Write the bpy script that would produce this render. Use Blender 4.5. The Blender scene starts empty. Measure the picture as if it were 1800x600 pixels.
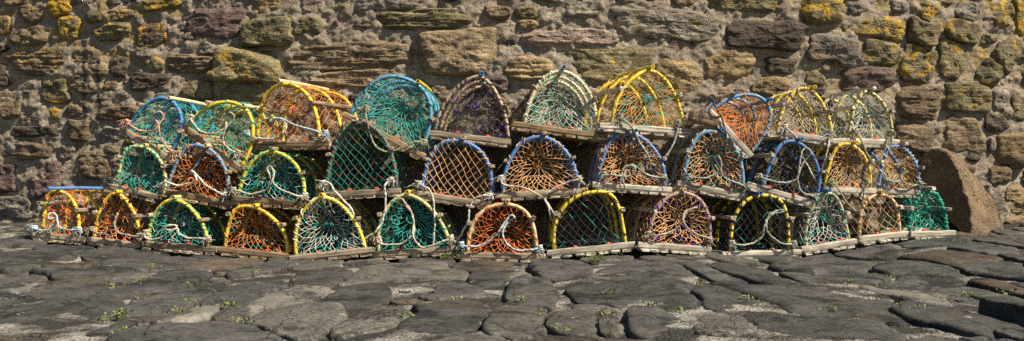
import bpy, math, random
import numpy as np
from mathutils import Vector, Matrix, noise

# ------------------------------------------------------------------ camera, light, exposure
scene = bpy.context.scene
col = scene.collection
F, CX, HY, CAMZ = 1500.0, 900.0, 307.0, 0.515      # focal length in photo pixels, centre x, horizon y, camera height (m)
cam_d = bpy.data.cameras.new('camera'); cam = bpy.data.objects.new('camera', cam_d); col.objects.link(cam)
cam.location = (0, 0, CAMZ); cam.rotation_euler = (math.radians(90), 0, 0)
cam_d.sensor_width = 36; cam_d.lens = 36 * F / 1800; cam_d.shift_y = 7 / 1800
cam_d.clip_start = 0.05; cam_d.clip_end = 500
scene.camera = cam
SUN_EL, SUN_AZ = 48.0, 64.0                         # elevation; degrees to the right of straight behind the camera
el, az = math.radians(SUN_EL), math.radians(SUN_AZ)
to_sun = Vector((math.sin(az) * math.cos(el), -math.cos(az) * math.cos(el), math.sin(el)))
world = bpy.data.worlds.new('World'); scene.world = world; world.use_nodes = True
wn = world.node_tree.nodes; wl = world.node_tree.links
sky = wn.new('ShaderNodeTexSky'); sky.sky_type = 'NISHITA'; sky.sun_disc = False
sky.sun_elevation = el; sky.sun_rotation = math.atan2(to_sun.x, to_sun.y)
bg = wn['Background']; bg.inputs['Strength'].default_value = 0.05
wl.new(sky.outputs['Color'], bg.inputs['Color'])
sun_d = bpy.data.lights.new('sun', 'SUN'); sun_d.energy = 5.0; sun_d.angle = math.radians(0.5); sun_d.color = (1.0, 0.90, 0.75)
sun = bpy.data.objects.new('sun', sun_d); col.objects.link(sun)
sun.rotation_euler = to_sun.to_track_quat('Z', 'Y').to_euler(); sun.location = to_sun * 20
vs = scene.view_settings
vs.view_transform = 'Standard'; vs.look = 'None'; vs.gamma = 1.0; vs.use_curve_mapping = False; vs.exposure = 1.08
scene.cycles.use_denoising = False
scene.cycles.max_bounces = 4; scene.cycles.diffuse_bounces = 1; scene.cycles.sample_clamp_indirect = 2.0

rnd = random.Random(7)
nrng = np.random.default_rng(7)

# ------------------------------------------------------------------ materials
def mat(name, build, rough=0.8):
    m = bpy.data.materials.new(name); m.use_nodes = True
    nt = m.node_tree; b = nt.nodes['Principled BSDF']; b.inputs['Roughness'].default_value = rough
    b.inputs['Specular IOR Level'].default_value = 0.3
    build(NT(nt), b)
    return m
class NT:
    def __init__(s, nt): s.nt = nt
    def n(s, t, **kw):
        x = s.nt.nodes.new(t)
        for k, v in kw.items(): setattr(x, k, v)
        return x
    def l(s, a, b): s.nt.links.new(a, b)
    def set(s, sock, v):
        if isinstance(v, bpy.types.NodeSocket): s.l(v, sock)
        elif v is not None: sock.default_value = v
    def pos(s): return s.n('ShaderNodeNewGeometry').outputs['Position']
    def objc(s): return s.n('ShaderNodeTexCoord').outputs['Object']
    def scale(s, v, sc):
        m = s.n('ShaderNodeMapping'); s.l(v, m.inputs['Vector']); m.inputs['Scale'].default_value = sc; return m.outputs[0]
    def noise(s, v, sc, detail=5, rough=0.6, dist=0.0):
        x = s.n('ShaderNodeTexNoise'); s.l(v, x.inputs['Vector'])
        x.inputs['Scale'].default_value = sc; x.inputs['Detail'].default_value = detail; x.inputs['Roughness'].default_value = rough
        x.inputs['Distortion'].default_value = dist
        return x.outputs['Fac']
    def vor(s, v, sc, feature='F1'):
        x = s.n('ShaderNodeTexVoronoi', feature=feature); s.l(v, x.inputs['Vector']); x.inputs['Scale'].default_value = sc; return x.outputs['Distance']
    def ramp(s, f, a, b, lo=0.0, hi=1.0):
        x = s.n('ShaderNodeMapRange'); s.set(x.inputs['Value'], f)
        s.set(x.inputs['From Min'], a); s.set(x.inputs['From Max'], b); s.set(x.inputs['To Min'], lo); s.set(x.inputs['To Max'], hi)
        return x.outputs[0]
    def math(s, op, a, b=None):
        x = s.n('ShaderNodeMath', operation=op); s.set(x.inputs[0], a); s.set(x.inputs[1], b); return x.outputs[0]
    def mix(s, f, a, b, mode='MIX'):
        x = s.n('ShaderNodeMix', data_type='RGBA', blend_type=mode); s.set(x.inputs[0], f); s.set(x.inputs[6], a); s.set(x.inputs[7], b); return x.outputs[2]
    def bump(s, h, strength, dist, b, prev=None):
        x = s.n('ShaderNodeBump'); x.inputs['Strength'].default_value = strength; x.inputs['Distance'].default_value = dist
        s.l(h, x.inputs['Height'])
        if prev: s.l(prev, x.inputs['Normal'])
        if b: s.l(x.outputs[0], b.inputs['Normal'])
        return x.outputs[0]
def grey(v): return (v, v, v, 1)

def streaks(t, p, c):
    # two narrow dark vertical streaks on the wall near its left end
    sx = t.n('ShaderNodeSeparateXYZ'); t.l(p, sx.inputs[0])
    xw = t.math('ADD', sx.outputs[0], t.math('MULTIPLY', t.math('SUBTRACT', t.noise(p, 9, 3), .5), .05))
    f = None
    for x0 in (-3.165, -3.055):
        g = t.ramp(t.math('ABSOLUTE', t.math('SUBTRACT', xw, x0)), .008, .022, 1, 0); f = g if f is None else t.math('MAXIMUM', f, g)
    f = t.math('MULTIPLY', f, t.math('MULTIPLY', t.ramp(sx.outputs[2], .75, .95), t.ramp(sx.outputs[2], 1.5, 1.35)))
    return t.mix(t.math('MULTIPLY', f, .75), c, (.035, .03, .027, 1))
def wall_stone(t, b):
    p = t.pos(); oi = t.n('ShaderNodeObjectInfo')
    base = oi.outputs['Color']
    n1 = t.noise(p, 7, 6, .65); n2 = t.noise(p, 40, 4, .7)
    lay = t.noise(t.scale(p, (3, 3, 42)), 1.0, 4, .6, .4)
    c = t.mix(1, base, t.mix(t.ramp(n1, .3, .7), grey(.5), grey(1.4)), 'MULTIPLY')
    c = t.mix(.8, c, t.mix(t.ramp(n2, .3, .7), grey(.55), grey(1.35)), 'MULTIPLY')
    c = t.mix(.7, c, t.mix(t.ramp(lay, .35, .6), grey(.6), grey(1.15)), 'MULTIPLY')
    # rusty and dark staining with its own shape
    c = t.mix(t.ramp(t.noise(p, 4.3, 5, .7, .6), .56, .70, 0, .55), c, (.17, .085, .04, 1))
    c = t.mix(t.ramp(t.noise(p, 6.1, 6, .75, .3), .58, .68, 0, .75), c, (.035, .03, .026, 1))
    # yellow-orange lichen, as much as the stone's alpha says
    la = oi.outputs['Alpha']
    ln = t.math('ADD', t.noise(p, 11, 8, .72, .5), t.math('MULTIPLY', t.noise(p, 60, 3, .7), .16))
    thr = t.ramp(la, 0, 1, .80, .50)
    lf = t.ramp(t.math('SUBTRACT', ln, thr), 0.0, .035)
    lc = t.mix(t.ramp(t.noise(p, 30, 3), .35, .65), (.27, .19, .025, 1), (.47, .25, .012, 1))
    ol = t.ramp(t.math('SUBTRACT', t.noise(p, 8, 6, .7), t.ramp(la, 0, 1, .72, .42)), 0, .12, 0, .6)
    c = t.mix(ol, c, (.16, .125, .03, 1))
    c = t.mix(t.math('MULTIPLY', lf, .9), c, lc)
    c = t.mix(t.ramp(t.noise(p, 75, 3, .6), .66, .72, 0, .5), c, (.38, .35, .29, 1))
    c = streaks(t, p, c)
    t.l(c, b.inputs['Base Color'])
    h = t.math('ADD', t.math('MULTIPLY', lay, .7), t.math('ADD', n1, t.math('MULTIPLY', n2, .6)))
    pit = t.ramp(t.vor(p, 42), .0, .30)
    h = t.math('ADD', h, t.math('MULTIPLY', pit, .35))
    t.bump(t.noise(p, 120, 4, .7), .6, .008, b, t.bump(h, 1.0, .030, None))
M_STONE = mat('weathered sandstone', wall_stone, .9)

def mortar(t, b):
    p = t.pos()
    n1 = t.noise(p, 5, 6, .7); n2 = t.noise(p, 35, 5, .75); v = t.vor(p, 60)
    c = t.mix(t.ramp(n1, .3, .7), (.235, .188, .13, 1), (.49, .41, .31, 1))
    c = t.mix(.75, c, t.mix(t.ramp(n2, .3, .7), grey(.6), grey(1.3)), 'MULTIPLY')
    c = t.mix(t.ramp(t.noise(p, 2.2, 4, .6), .55, .7, 0, .5), c, (.34, .25, .20, 1))
    ln = t.noise(p, 9, 8, .72, .5)
    sx = t.n('ShaderNodeSeparateXYZ'); t.l(p, sx.inputs[0])
    edge = t.ramp(t.math('ABSOLUTE', sx.outputs[0]), 1.4, 2.8)
    high = t.ramp(sx.outputs[2], .8, 1.5)
    lf = t.math('MULTIPLY', t.ramp(ln, .52, .58), t.math('MULTIPLY', edge, high))
    c = t.mix(t.math('MULTIPLY', lf, .8), c, (.38, .25, .03, 1))
    c = t.mix(t.ramp(t.noise(p, 7, 6, .7), .60, .72, 0, .6), c, (.06, .052, .042, 1))
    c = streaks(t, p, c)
    t.l(c, b.inputs['Base Color'])
    h = t.math('ADD', n2, t.math('MULTIPLY', t.noise(p, 18, 6, .7, 1.2), 1.4))
    t.bump(t.noise(p, 110, 4, .7), .7, .010, b, t.bump(h, 1.0, .030, None))
M_MORTAR = mat('rough lime mortar', mortar, .95)

def ground_stone(t, b):
    p = t.pos(); oi = t.n('ShaderNodeObjectInfo')
    n1 = t.noise(p, 6, 6, .65); n2 = t.noise(p, 38, 5, .7); n3 = t.noise(p, 3.2, 6, .7, .5)
    c = t.mix(1, oi.outputs['Color'], t.mix(t.ramp(n1, .3, .7), grey(.55), grey(1.45)), 'MULTIPLY')
    c = t.mix(.8, c, t.mix(t.ramp(n2, .34, .66), grey(.62), grey(1.4)), 'MULTIPLY')
    c = t.mix(t.ramp(n3, .55, .585, 0, .72), c, (.012, .012, .013, 1))
    sp = t.ramp(t.noise(p, 13, 5, .7, .3), .66, .69, 0, .8)
    c = t.mix(sp, c, (.26, .255, .22, 1))
    c = t.mix(t.math('MULTIPLY', t.ramp(t.noise(p, 60, 4, .7), .5, .62), oi.outputs['Alpha']), c, (.18, .165, .135, 1))
    c = t.mix(t.ramp(t.noise(p, 2.1, 4, .6), .58, .7, 0, .35), c, (.075, .064, .026, 1))
    t.l(c, b.inputs['Base Color'])
    cr = t.n('ShaderNodeTexVoronoi', feature='DISTANCE_TO_EDGE'); wv = t.n('ShaderNodeVectorMath', operation='ADD'); t.l(p, wv.inputs[0])
    nv_ = t.n('ShaderNodeTexNoise'); t.l(p, nv_.inputs['Vector']); nv_.inputs['Scale'].default_value = 5; nv_.inputs['Detail'].default_value = 5
    t.l(t.scale(nv_.outputs['Color'], (.25, .25, .25)), wv.inputs[1]); t.l(wv.outputs[0], cr.inputs['Vector']); cr.inputs['Scale'].default_value = 3.2
    crack = t.ramp(cr.outputs['Distance'], .0, .02, 0, 1)
    c = t.mix(t.math('MULTIPLY', t.math('SUBTRACT', 1.0, crack), .6), c, (.012, .011, .01, 1)); t.l(c, b.inputs['Base Color'])
    t.l(t.ramp(n3, .5, .62, .95, .75), b.inputs['Roughness'])
    b.inputs['Specular IOR Level'].default_value = .08
    h = t.math('ADD', t.math('MULTIPLY', crack, .25), t.math('ADD', n1, t.math('MULTIPLY', n2, .7)))
    sc_ = t.noise(t.scale(p, (14, 50, 30)), 1.0, 4, .7, .8)
    t.bump(t.noise(p, 130, 3), .5, .005, b, t.bump(t.math('ADD', h, t.math('MULTIPLY', sc_, .8)), .9, .014, None))
M_FLAG = mat('worn whinstone', ground_stone, .7)

def joint(t, b):
    p = t.pos()
    n1 = t.noise(p, 4, 5, .6); n2 = t.noise(p, 50, 5, .75); v = t.vor(p, 75)
    c = t.mix(t.ramp(n1, .47, .62), (.035, .032, .025, 1), (.30, .28, .24, 1))
    c = t.mix(.85, c, t.mix(t.ramp(n2, .3, .7), grey(.4), grey(1.4)), 'MULTIPLY')
    c = t.mix(t.ramp(t.noise(p, 9, 6, .7), .62, .7, 0, .6), c, (.10, .11, .03, 1))
    t.l(c, b.inputs['Base Color'])
    t.bump(t.math('ADD', n2, t.math('MULTIPLY', v, -.8)), 1.0, .02, b)
M_JOINT = mat('gravelly joint mortar', joint, .95)

def boulder_m(t, b):
    p = t.pos()
    n1 = t.noise(p, 6, 6, .65); n2 = t.noise(p, 45, 4, .7); pit = t.vor(t.scale(p, (1, 1, 1.4)), 26)
    c = t.mix(t.ramp(n1, .3, .7), (.10, .066, .037, 1), (.21, .145, .08, 1))
    c = t.mix(.8, c, t.mix(t.ramp(n2, .3, .7), grey(.5), grey(1.35)), 'MULTIPLY')
    pf = t.math('MULTIPLY', t.ramp(pit, .26, .12), t.ramp(t.noise(p, 5, 3), .46, .58))
    c = t.mix(t.math('MULTIPLY', pf, .8), c, (.03, .022, .016, 1))
    c = t.mix(t.ramp(t.noise(p, 4, 5, .7), .6, .72, 0, .5), c, (.17, .15, .06, 1))
    t.l(c, b.inputs['Base Color'])
    t.bump(t.math('SUBTRACT', t.math('ADD', n1, t.math('MULTIPLY', n2, .7)), t.math('MULTIPLY', pf, 1.4)), 1.0, .035, b)
M_BOULDER = mat('pitted brown stone', boulder_m, .9)

def twine(t, b):
    p = t.pos(); oi = t.n('ShaderNodeObjectInfo')
    n = t.noise(p, 9, 4, .6); n2 = t.noise(p, 120, 2)
    c = t.mix(1, oi.outputs['Color'], t.mix(t.ramp(n, .3, .7), grey(.5), grey(1.35)), 'MULTIPLY')
    c = t.mix(.6, c, t.mix(t.ramp(n2, .35, .65), grey(.6), grey(1.3)), 'MULTIPLY')
    c = t.mix(t.ramp(t.noise(p, 14, 3), .56, .72, 0, .45), c, (.30, .26, .19, 1))
    t.l(c, b.inputs['Base Color'])
M_TWINE = mat('faded braided twine', twine, .75)

def rope_m(t, b):
    p = t.pos(); oi = t.n('ShaderNodeObjectInfo')
    n = t.noise(p, 25, 4, .7)
    c = t.mix(1, oi.outputs['Color'], t.mix(t.ramp(n, .3, .7), grey(.4), grey(1.2)), 'MULTIPLY')
    c = t.mix(t.ramp(t.noise(p, 7, 4), .5, .68, 0, .5), c, (.16, .15, .10, 1))
    t.l(c, b.inputs['Base Color'])
    t.bump(t.noise(p, 180, 2), .6, .004, b)
M_ROPE = mat('weathered rope', rope_m, .85)

def pipe_m(t, b):
    p = t.pos(); oi = t.n('ShaderNodeObjectInfo')
    n = t.noise(p, 14, 5, .65); n2 = t.noise(p, 60, 4, .7)
    c = t.mix(.8, oi.outputs['Color'], t.mix(t.ramp(n, .3, .7), grey(.65), grey(1.2)), 'MULTIPLY')
    c = t.mix(t.ramp(t.noise(p, 22, 5, .7), .50, .66, 0, .75), c, (.17, .14, .085, 1))
    c = t.mix(t.ramp(n2, .56, .66, 0, .6), c, (.09, .08, .05, 1))
    t.l(c, b.inputs['Base Color'])
    t.l(t.ramp(n2, .3, .7, .4, .75), b.inputs['Roughness'])
    t.bump(n2, .4, .004, b)
M_PIPE = mat('scuffed plastic pipe', pipe_m, .5)

def wood_m(t, b):
    o = t.objc(); p = t.pos(); oi = t.n('ShaderNodeObjectInfo')
    off = t.n('ShaderNodeVectorMath', operation='ADD'); t.l(o, off.inputs[0])
    r3 = t.n('ShaderNodeCombineXYZ'); t.l(t.math('MULTIPLY', oi.outputs['Random'], 30), r3.inputs[1]); t.l(r3.outputs[0], off.inputs[1])
    g = t.noise(t.scale(off.outputs[0], (3, 55, 55)), 1, 5, .6, .5); n = t.noise(p, 10, 5, .7)
    c = t.mix(1, oi.outputs['Color'], t.mix(t.ramp(g, .3, .65), grey(.35), grey(1.3)), 'MULTIPLY')
    c = t.mix(.8, c, t.mix(t.ramp(n, .3, .7), grey(.5), grey(1.3)), 'MULTIPLY')
    c = t.mix(t.ramp(t.noise(p, 13, 4, .7), .6, .72, 0, .6), c, (.11, .10, .035, 1))
    t.l(c, b.inputs['Base Color'])
    t.bump(g, .7, .008, b)
M_WOOD = mat('weathered timber', wood_m, .85)

def plastic_m(t, b):
    t.l(t.n('ShaderNodeObjectInfo').outputs['Color'], b.inputs['Base Color'])
M_RUBBER = mat('red rubber', plastic_m, .6)

def leaf_m(t, b):
    p = t.pos(); n = t.noise(p, 70, 2)
    t.l(t.mix(t.ramp(n, .35, .65), (.06, .09, .018, 1), (.22, .23, .07, 1)), b.inputs['Base Color'])
M_LEAF = mat('small weed leaves', leaf_m, .6)

# ------------------------------------------------------------------ helpers
def link(o, parent=None, **props):
    col.objects.link(o)
    if parent is not None: o.parent = parent
    for k, v in props.items(): o[k] = v
    return o
def mesh(name, V, faces, m, parent=None, smooth=True, color=None, **props):
    V = np.asarray(V, dtype=np.float32).reshape(-1, 3)
    me = bpy.data.meshes.new(name)
    if isinstance(faces, np.ndarray):
        k = faces.shape[1]; n = len(faces)
        me.vertices.add(len(V)); me.vertices.foreach_set('co', V.ravel())
        me.loops.add(n * k); me.loops.foreach_set('vertex_index', faces.astype(np.int32).ravel())
        me.polygons.add(n); me.polygons.foreach_set('loop_start', np.arange(0, n * k, k, dtype=np.int32))
        me.update(calc_edges=True); me.validate()
    else:
        me.from_pydata(V.tolist(), [], faces)
    if smooth: me.polygons.foreach_set('use_smooth', np.ones(len(me.polygons), dtype=bool))
    me.materials.append(m)
    o = bpy.data.objects.new(name, me)
    if color is not None: o.color = (*color[:3], color[3] if len(color) > 3 else 1.0)
    return link(o, parent, **props)
def empty(name, parent=None, **props):
    o = bpy.data.objects.new(name, None); o.empty_display_size = .1
    return link(o, parent, **props)
def segs(A, B, r, k=4):
    """one thin prism for each pair of points"""
    A = np.asarray(A, float); B = np.asarray(B, float); n = len(A)
    if n == 0: return np.zeros((0, 3)), np.zeros((0, 4), int)
    d = B - A; L = np.linalg.norm(d, axis=1, keepdims=True); d = d / np.maximum(L, 1e-9)
    ref = np.where(np.abs(d[:, 2:3]) > .9, np.array([[1., 0, 0]]), np.array([[0, 0, 1.]]))
    u = np.cross(d, ref); u /= np.linalg.norm(u, axis=1, keepdims=True); w = np.cross(d, u)
    a = np.arange(k) * 2 * math.pi / k
    ringv = u[:, None, :] * np.cos(a)[None, :, None] * r + w[:, None, :] * np.sin(a)[None, :, None] * r
    V = np.concatenate([A[:, None, :] - d[:, None] * r * .5 + ringv, B[:, None, :] + d[:, None] * r * .5 + ringv], 1).reshape(-1, 3)
    b0 = np.arange(n)[:, None] * 2 * k
    i = np.arange(k)[None]; j = (i + 1) % k
    return V, np.stack([b0 + i, b0 + j, b0 + k + j, b0 + k + i], -1).reshape(-1, 4)
def knots(P, r):
    P = np.asarray(P, float); n = len(P)
    o = np.array([[1, 0, 0], [0, 1, 0], [-1, 0, 0], [0, -1, 0], [0, 0, 1], [0, 0, -1]], float) * r
    V = (P[:, None] + o[None]).reshape(-1, 3)
    q = np.array([[0, 1, 4, 4], [1, 2, 4, 4], [2, 3, 4, 4], [3, 0, 4, 4], [1, 0, 5, 5], [2, 1, 5, 5], [3, 2, 5, 5], [0, 3, 5, 5]])[:, :3]
    return V, (np.arange(n)[:, None, None] * 6 + q[None]).reshape(-1, 3)
def tube(P, r, k=8, closed=False, caps=True, hollow=0.0):
    """a tube along points P, radius r (number or list)"""
    P = np.asarray(P, float); n = len(P)
    r = np.full(n, r) if np.isscalar(r) else np.asarray(r, float)
    T = np.gradient(P, axis=0) if not closed else np.roll(P, -1, 0) - np.roll(P, 1, 0)
    T /= np.maximum(np.linalg.norm(T, axis=1, keepdims=True), 1e-9)
    u = np.cross(T[0], [0, 0, 1.]);
    if np.linalg.norm(u) < .1: u = np.cross(T[0], [1., 0, 0])
    U = []
    for i in range(n):
        u = u - T[i] * np.dot(u, T[i]); u = u / max(np.linalg.norm(u), 1e-9); U.append(u)
    U = np.array(U); W = np.cross(T, U)
    a = np.arange(k) * 2 * math.pi / k
    V = (P[:, None] + (U[:, None] * np.cos(a)[None, :, None] + W[:, None] * np.sin(a)[None, :, None]) * r[:, None, None]).reshape(-1, 3)
    Fs = []
    for i in range(n if closed else n - 1):
        i2 = (i + 1) % n
        for j in range(k):
            j2 = (j + 1) % k
            Fs.append((i * k + j, i * k + j2, i2 * k + j2, i2 * k + j))
    if caps and not closed:
        if hollow > 0:                       # a pipe: its end shows the bore
            V = list(V)
            for e, sgn in ((0, 1), (n - 1, -1)):
                b0 = len(V)
                for j in range(k): V.append(P[e] + (V[e * k + j] - P[e]) * hollow)
                for j in range(k): V.append(P[e] + (V[e * k + j] - P[e]) * hollow + T[e] * sgn * .05)
                for j in range(k):
                    j2 = (j + 1) % k
                    q = [(e * k + j2, e * k + j, b0 + j, b0 + j2), (b0 + j2, b0 + j, b0 + k + j, b0 + k + j2)]
                    Fs += q if sgn > 0 else [f[::-1] for f in q]
                Fs.append(tuple(range(b0 + k, b0 + 2 * k)))
            V = np.array(V)
        else:
            Fs.append(tuple(range(k))[::-1]); Fs.append(tuple(range((n - 1) * k, n * k)))
    return V, Fs
def join(parts):
    V = []; Fs = []; o = 0
    for v, f in parts:
        V.append(np.asarray(v, float).reshape(-1, 3)); Fs += [tuple(int(i) + o for i in q) for q in f]; o += len(V[-1])
    return np.concatenate(V), Fs
def smooth_line(P, step):
    P = np.asarray(P, float); out = []
    Q = np.concatenate([[2 * P[0] - P[1]], P, [2 * P[-1] - P[-2]]])
    for i in range(1, len(Q) - 2):
        p0, p1, p2, p3 = Q[i - 1], Q[i], Q[i + 1], Q[i + 2]
        m = max(2, int(np.linalg.norm(p2 - p1) / step))
        for t in np.linspace(0, 1, m, endpoint=False):
            out.append(.5 * ((2 * p1) + (p2 - p0) * t + (2 * p0 - 5 * p1 + 4 * p2 - p3) * t * t + (3 * p1 - p0 - 3 * p2 + p3) * t ** 3))
    out.append(P[-1]); return np.array(out)
def fbm(x, y, z, o=4, H=.9): return noise.fractal(Vector((x, y, z)), H, 2.1, o)

# ------------------------------------------------------------------ the lie of the place (metres; X right, Y away from the camera, Z up)
def Yw(X): return 6.08 + .36 * (X / 3.7) ** 2           # the gently bowed wall
def Yf(X): return 5.4 + .40 * (X / 3.7) ** 2           # the line along which the fronts of the pots stand
def on_curve(px, py, fn, add=0.0):
    X = 0.0
    for _ in range(12):
        Y = fn(X) + add; X = (px - CX) / F * Y
    return Vector((X, Y, CAMZ - (py - HY) / F * Y))
FOOT = [(-200, 405), (0, 412), (60, 420), (150, 427), (250, 438), (385, 447), (510, 456), (650, 454), (805, 454), (960, 456), (1117, 446), (1250, 446),
        (1340, 450), (1408, 448), (1505, 434), (1600, 420), (1680, 415), (1800, 412), (2000, 408)]
_fx, _fz = [], []
for px, py in FOOT:
    q = on_curve(px, py + 9, Yf); _fx.append(q.x); _fz.append(q.z)
def sstep(a, b, x):
    t = min(1, max(0, (x - a) / (b - a))); return t * t * (3 - 2 * t)
def ground(X, Y):
    g = float(np.interp(X, _fx, _fz)); yf = Yf(X)
    g *= sstep(2.6, yf - .1, Y)
    if Y > yf: g += .07 * min(1.0, (Y - yf) / .7)
    return g
def on_ground(px, py):
    z = 0.0
    for _ in range(25):
        Y = (CAMZ - z) * F / max(py - HY, 8); X = (px - CX) / F * Y; z += .6 * (ground(X, min(Y, Yw(X))) - z)
    return Vector((X, Y, z))

# ------------------------------------------------------------------ stones: cells of competing rounded boxes
class Cells:
    def __init__(s, n): s.n = n; s.c = []; s.a = []; s.b = []; s.r = []; s.meta = []
    def add(s, c, a, b, rot, meta): s.c.append(c); s.a.append(a); s.b.append(b); s.r.append(rot); s.meta.append(meta)
    def arr(s): s.C = np.array(s.c); s.A = np.array(s.a); s.B = np.array(s.b); s.R = np.array(s.r)
    def d(s, P, idx):
        """distance value of points P (m,2) to cells idx -> (m,len(idx))"""
        D = P[:, None, :] - s.C[idx][None]
        c, q = np.cos(s.R[idx]), np.sin(s.R[idx])
        u = (D[..., 0] * c + D[..., 1] * q) / s.A[idx]; v = (-D[..., 0] * q + D[..., 1] * c) / s.B[idx]
        return (np.abs(u) ** s.n + np.abs(v) ** s.n) ** (1 / s.n)
    def outline(s, i, K, gap, lim=1.08, jag=.07, cuts=()):
        c, q = math.cos(s.r[i]), math.sin(s.r[i]); seed = i * 3.71
        th = np.arange(K) * 2 * math.pi / K
        du = np.cos(th) * s.a[i]; dv = np.sin(th) * s.b[i]
        dirs = np.stack([du * c - dv * q, du * q + dv * c], 1)
        dist = np.hypot(*(s.C - s.C[i]).T); R = np.maximum(s.A, s.B)
        nb = np.array([j for j in np.nonzero(dist < (R + R[i]) * 1.5)[0] if j != i], int)
        rs = np.linspace(.25, 1.45, 40)
        P = s.C[i] + dirs[:, None, :] * rs[None, :, None]; flat = P.reshape(-1, 2)
        di = s.d(flat, np.array([i]))[:, 0].reshape(K, -1)
        wob = np.array([1 + jag * 2.2 * noise.fractal(Vector((math.cos(t) * 1.3 + seed, math.sin(t) * 1.3, seed * .7)), 1, 2, 4) for t in th])
        ok = di < lim * wob[:, None]
        if len(nb):
            dj = s.d(flat, nb).min(1).reshape(K, -1)
            ok &= di * (1 + gap / min(s.a[i], s.b[i])) < dj
        for ph, dd in cuts:                      # broken corners
            ok &= (rs[None, :] * np.cos(th - ph)[:, None]) < dd
        bad = ~ok; first = np.where(bad.any(1), bad.argmax(1), len(rs) - 1)
        r = rs[np.maximum(first - 1, 0)]
        r = (np.roll(r, 1) + 2 * r + np.roll(r, -1)) / 4
        return dirs * r[:, None]
def stone_mesh(name, c, outl, mapf, prof, rings, m, parent, color):
    """a stone: rings from its middle to its outline, then down its sides"""
    K = len(outl); V = []
    x0, y0 = c
    V.append(mapf(x0, y0, prof(x0, y0, 0.0)))
    for rho in rings:
        q = min(rho, 1.0) if rho <= 1 else rho
        for k in range(K):
            x, y = x0 + outl[k][0] * q, y0 + outl[k][1] * q
            V.append(mapf(x, y, prof(x, y, rho)))
    Fs = [(0, 1 + k, 1 + (k + 1) % K) for k in range(K)]
    for r in range(len(rings) - 1):
        for k in range(K):
            a = 1 + r * K; b = a + K
            Fs.append((a + k, b + k, b + (k + 1) % K, a + (k + 1) % K))
    V = np.array(V); org = V[0].copy()
    o = mesh(name, V - org, Fs, m, parent, True, color)
    o.location = org
    return o

BROWN, TAN, DARK, PURP, OLIV, GREY, OCHR, PINK = ((.20, .145, .085), (.29, .212, .125), (.10, .075, .054), (.14, .095, .08), (.20, .165, .085),
                                                   (.24, .205, .16), (.28, .20, .10), (.36, .27, .21))
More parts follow.
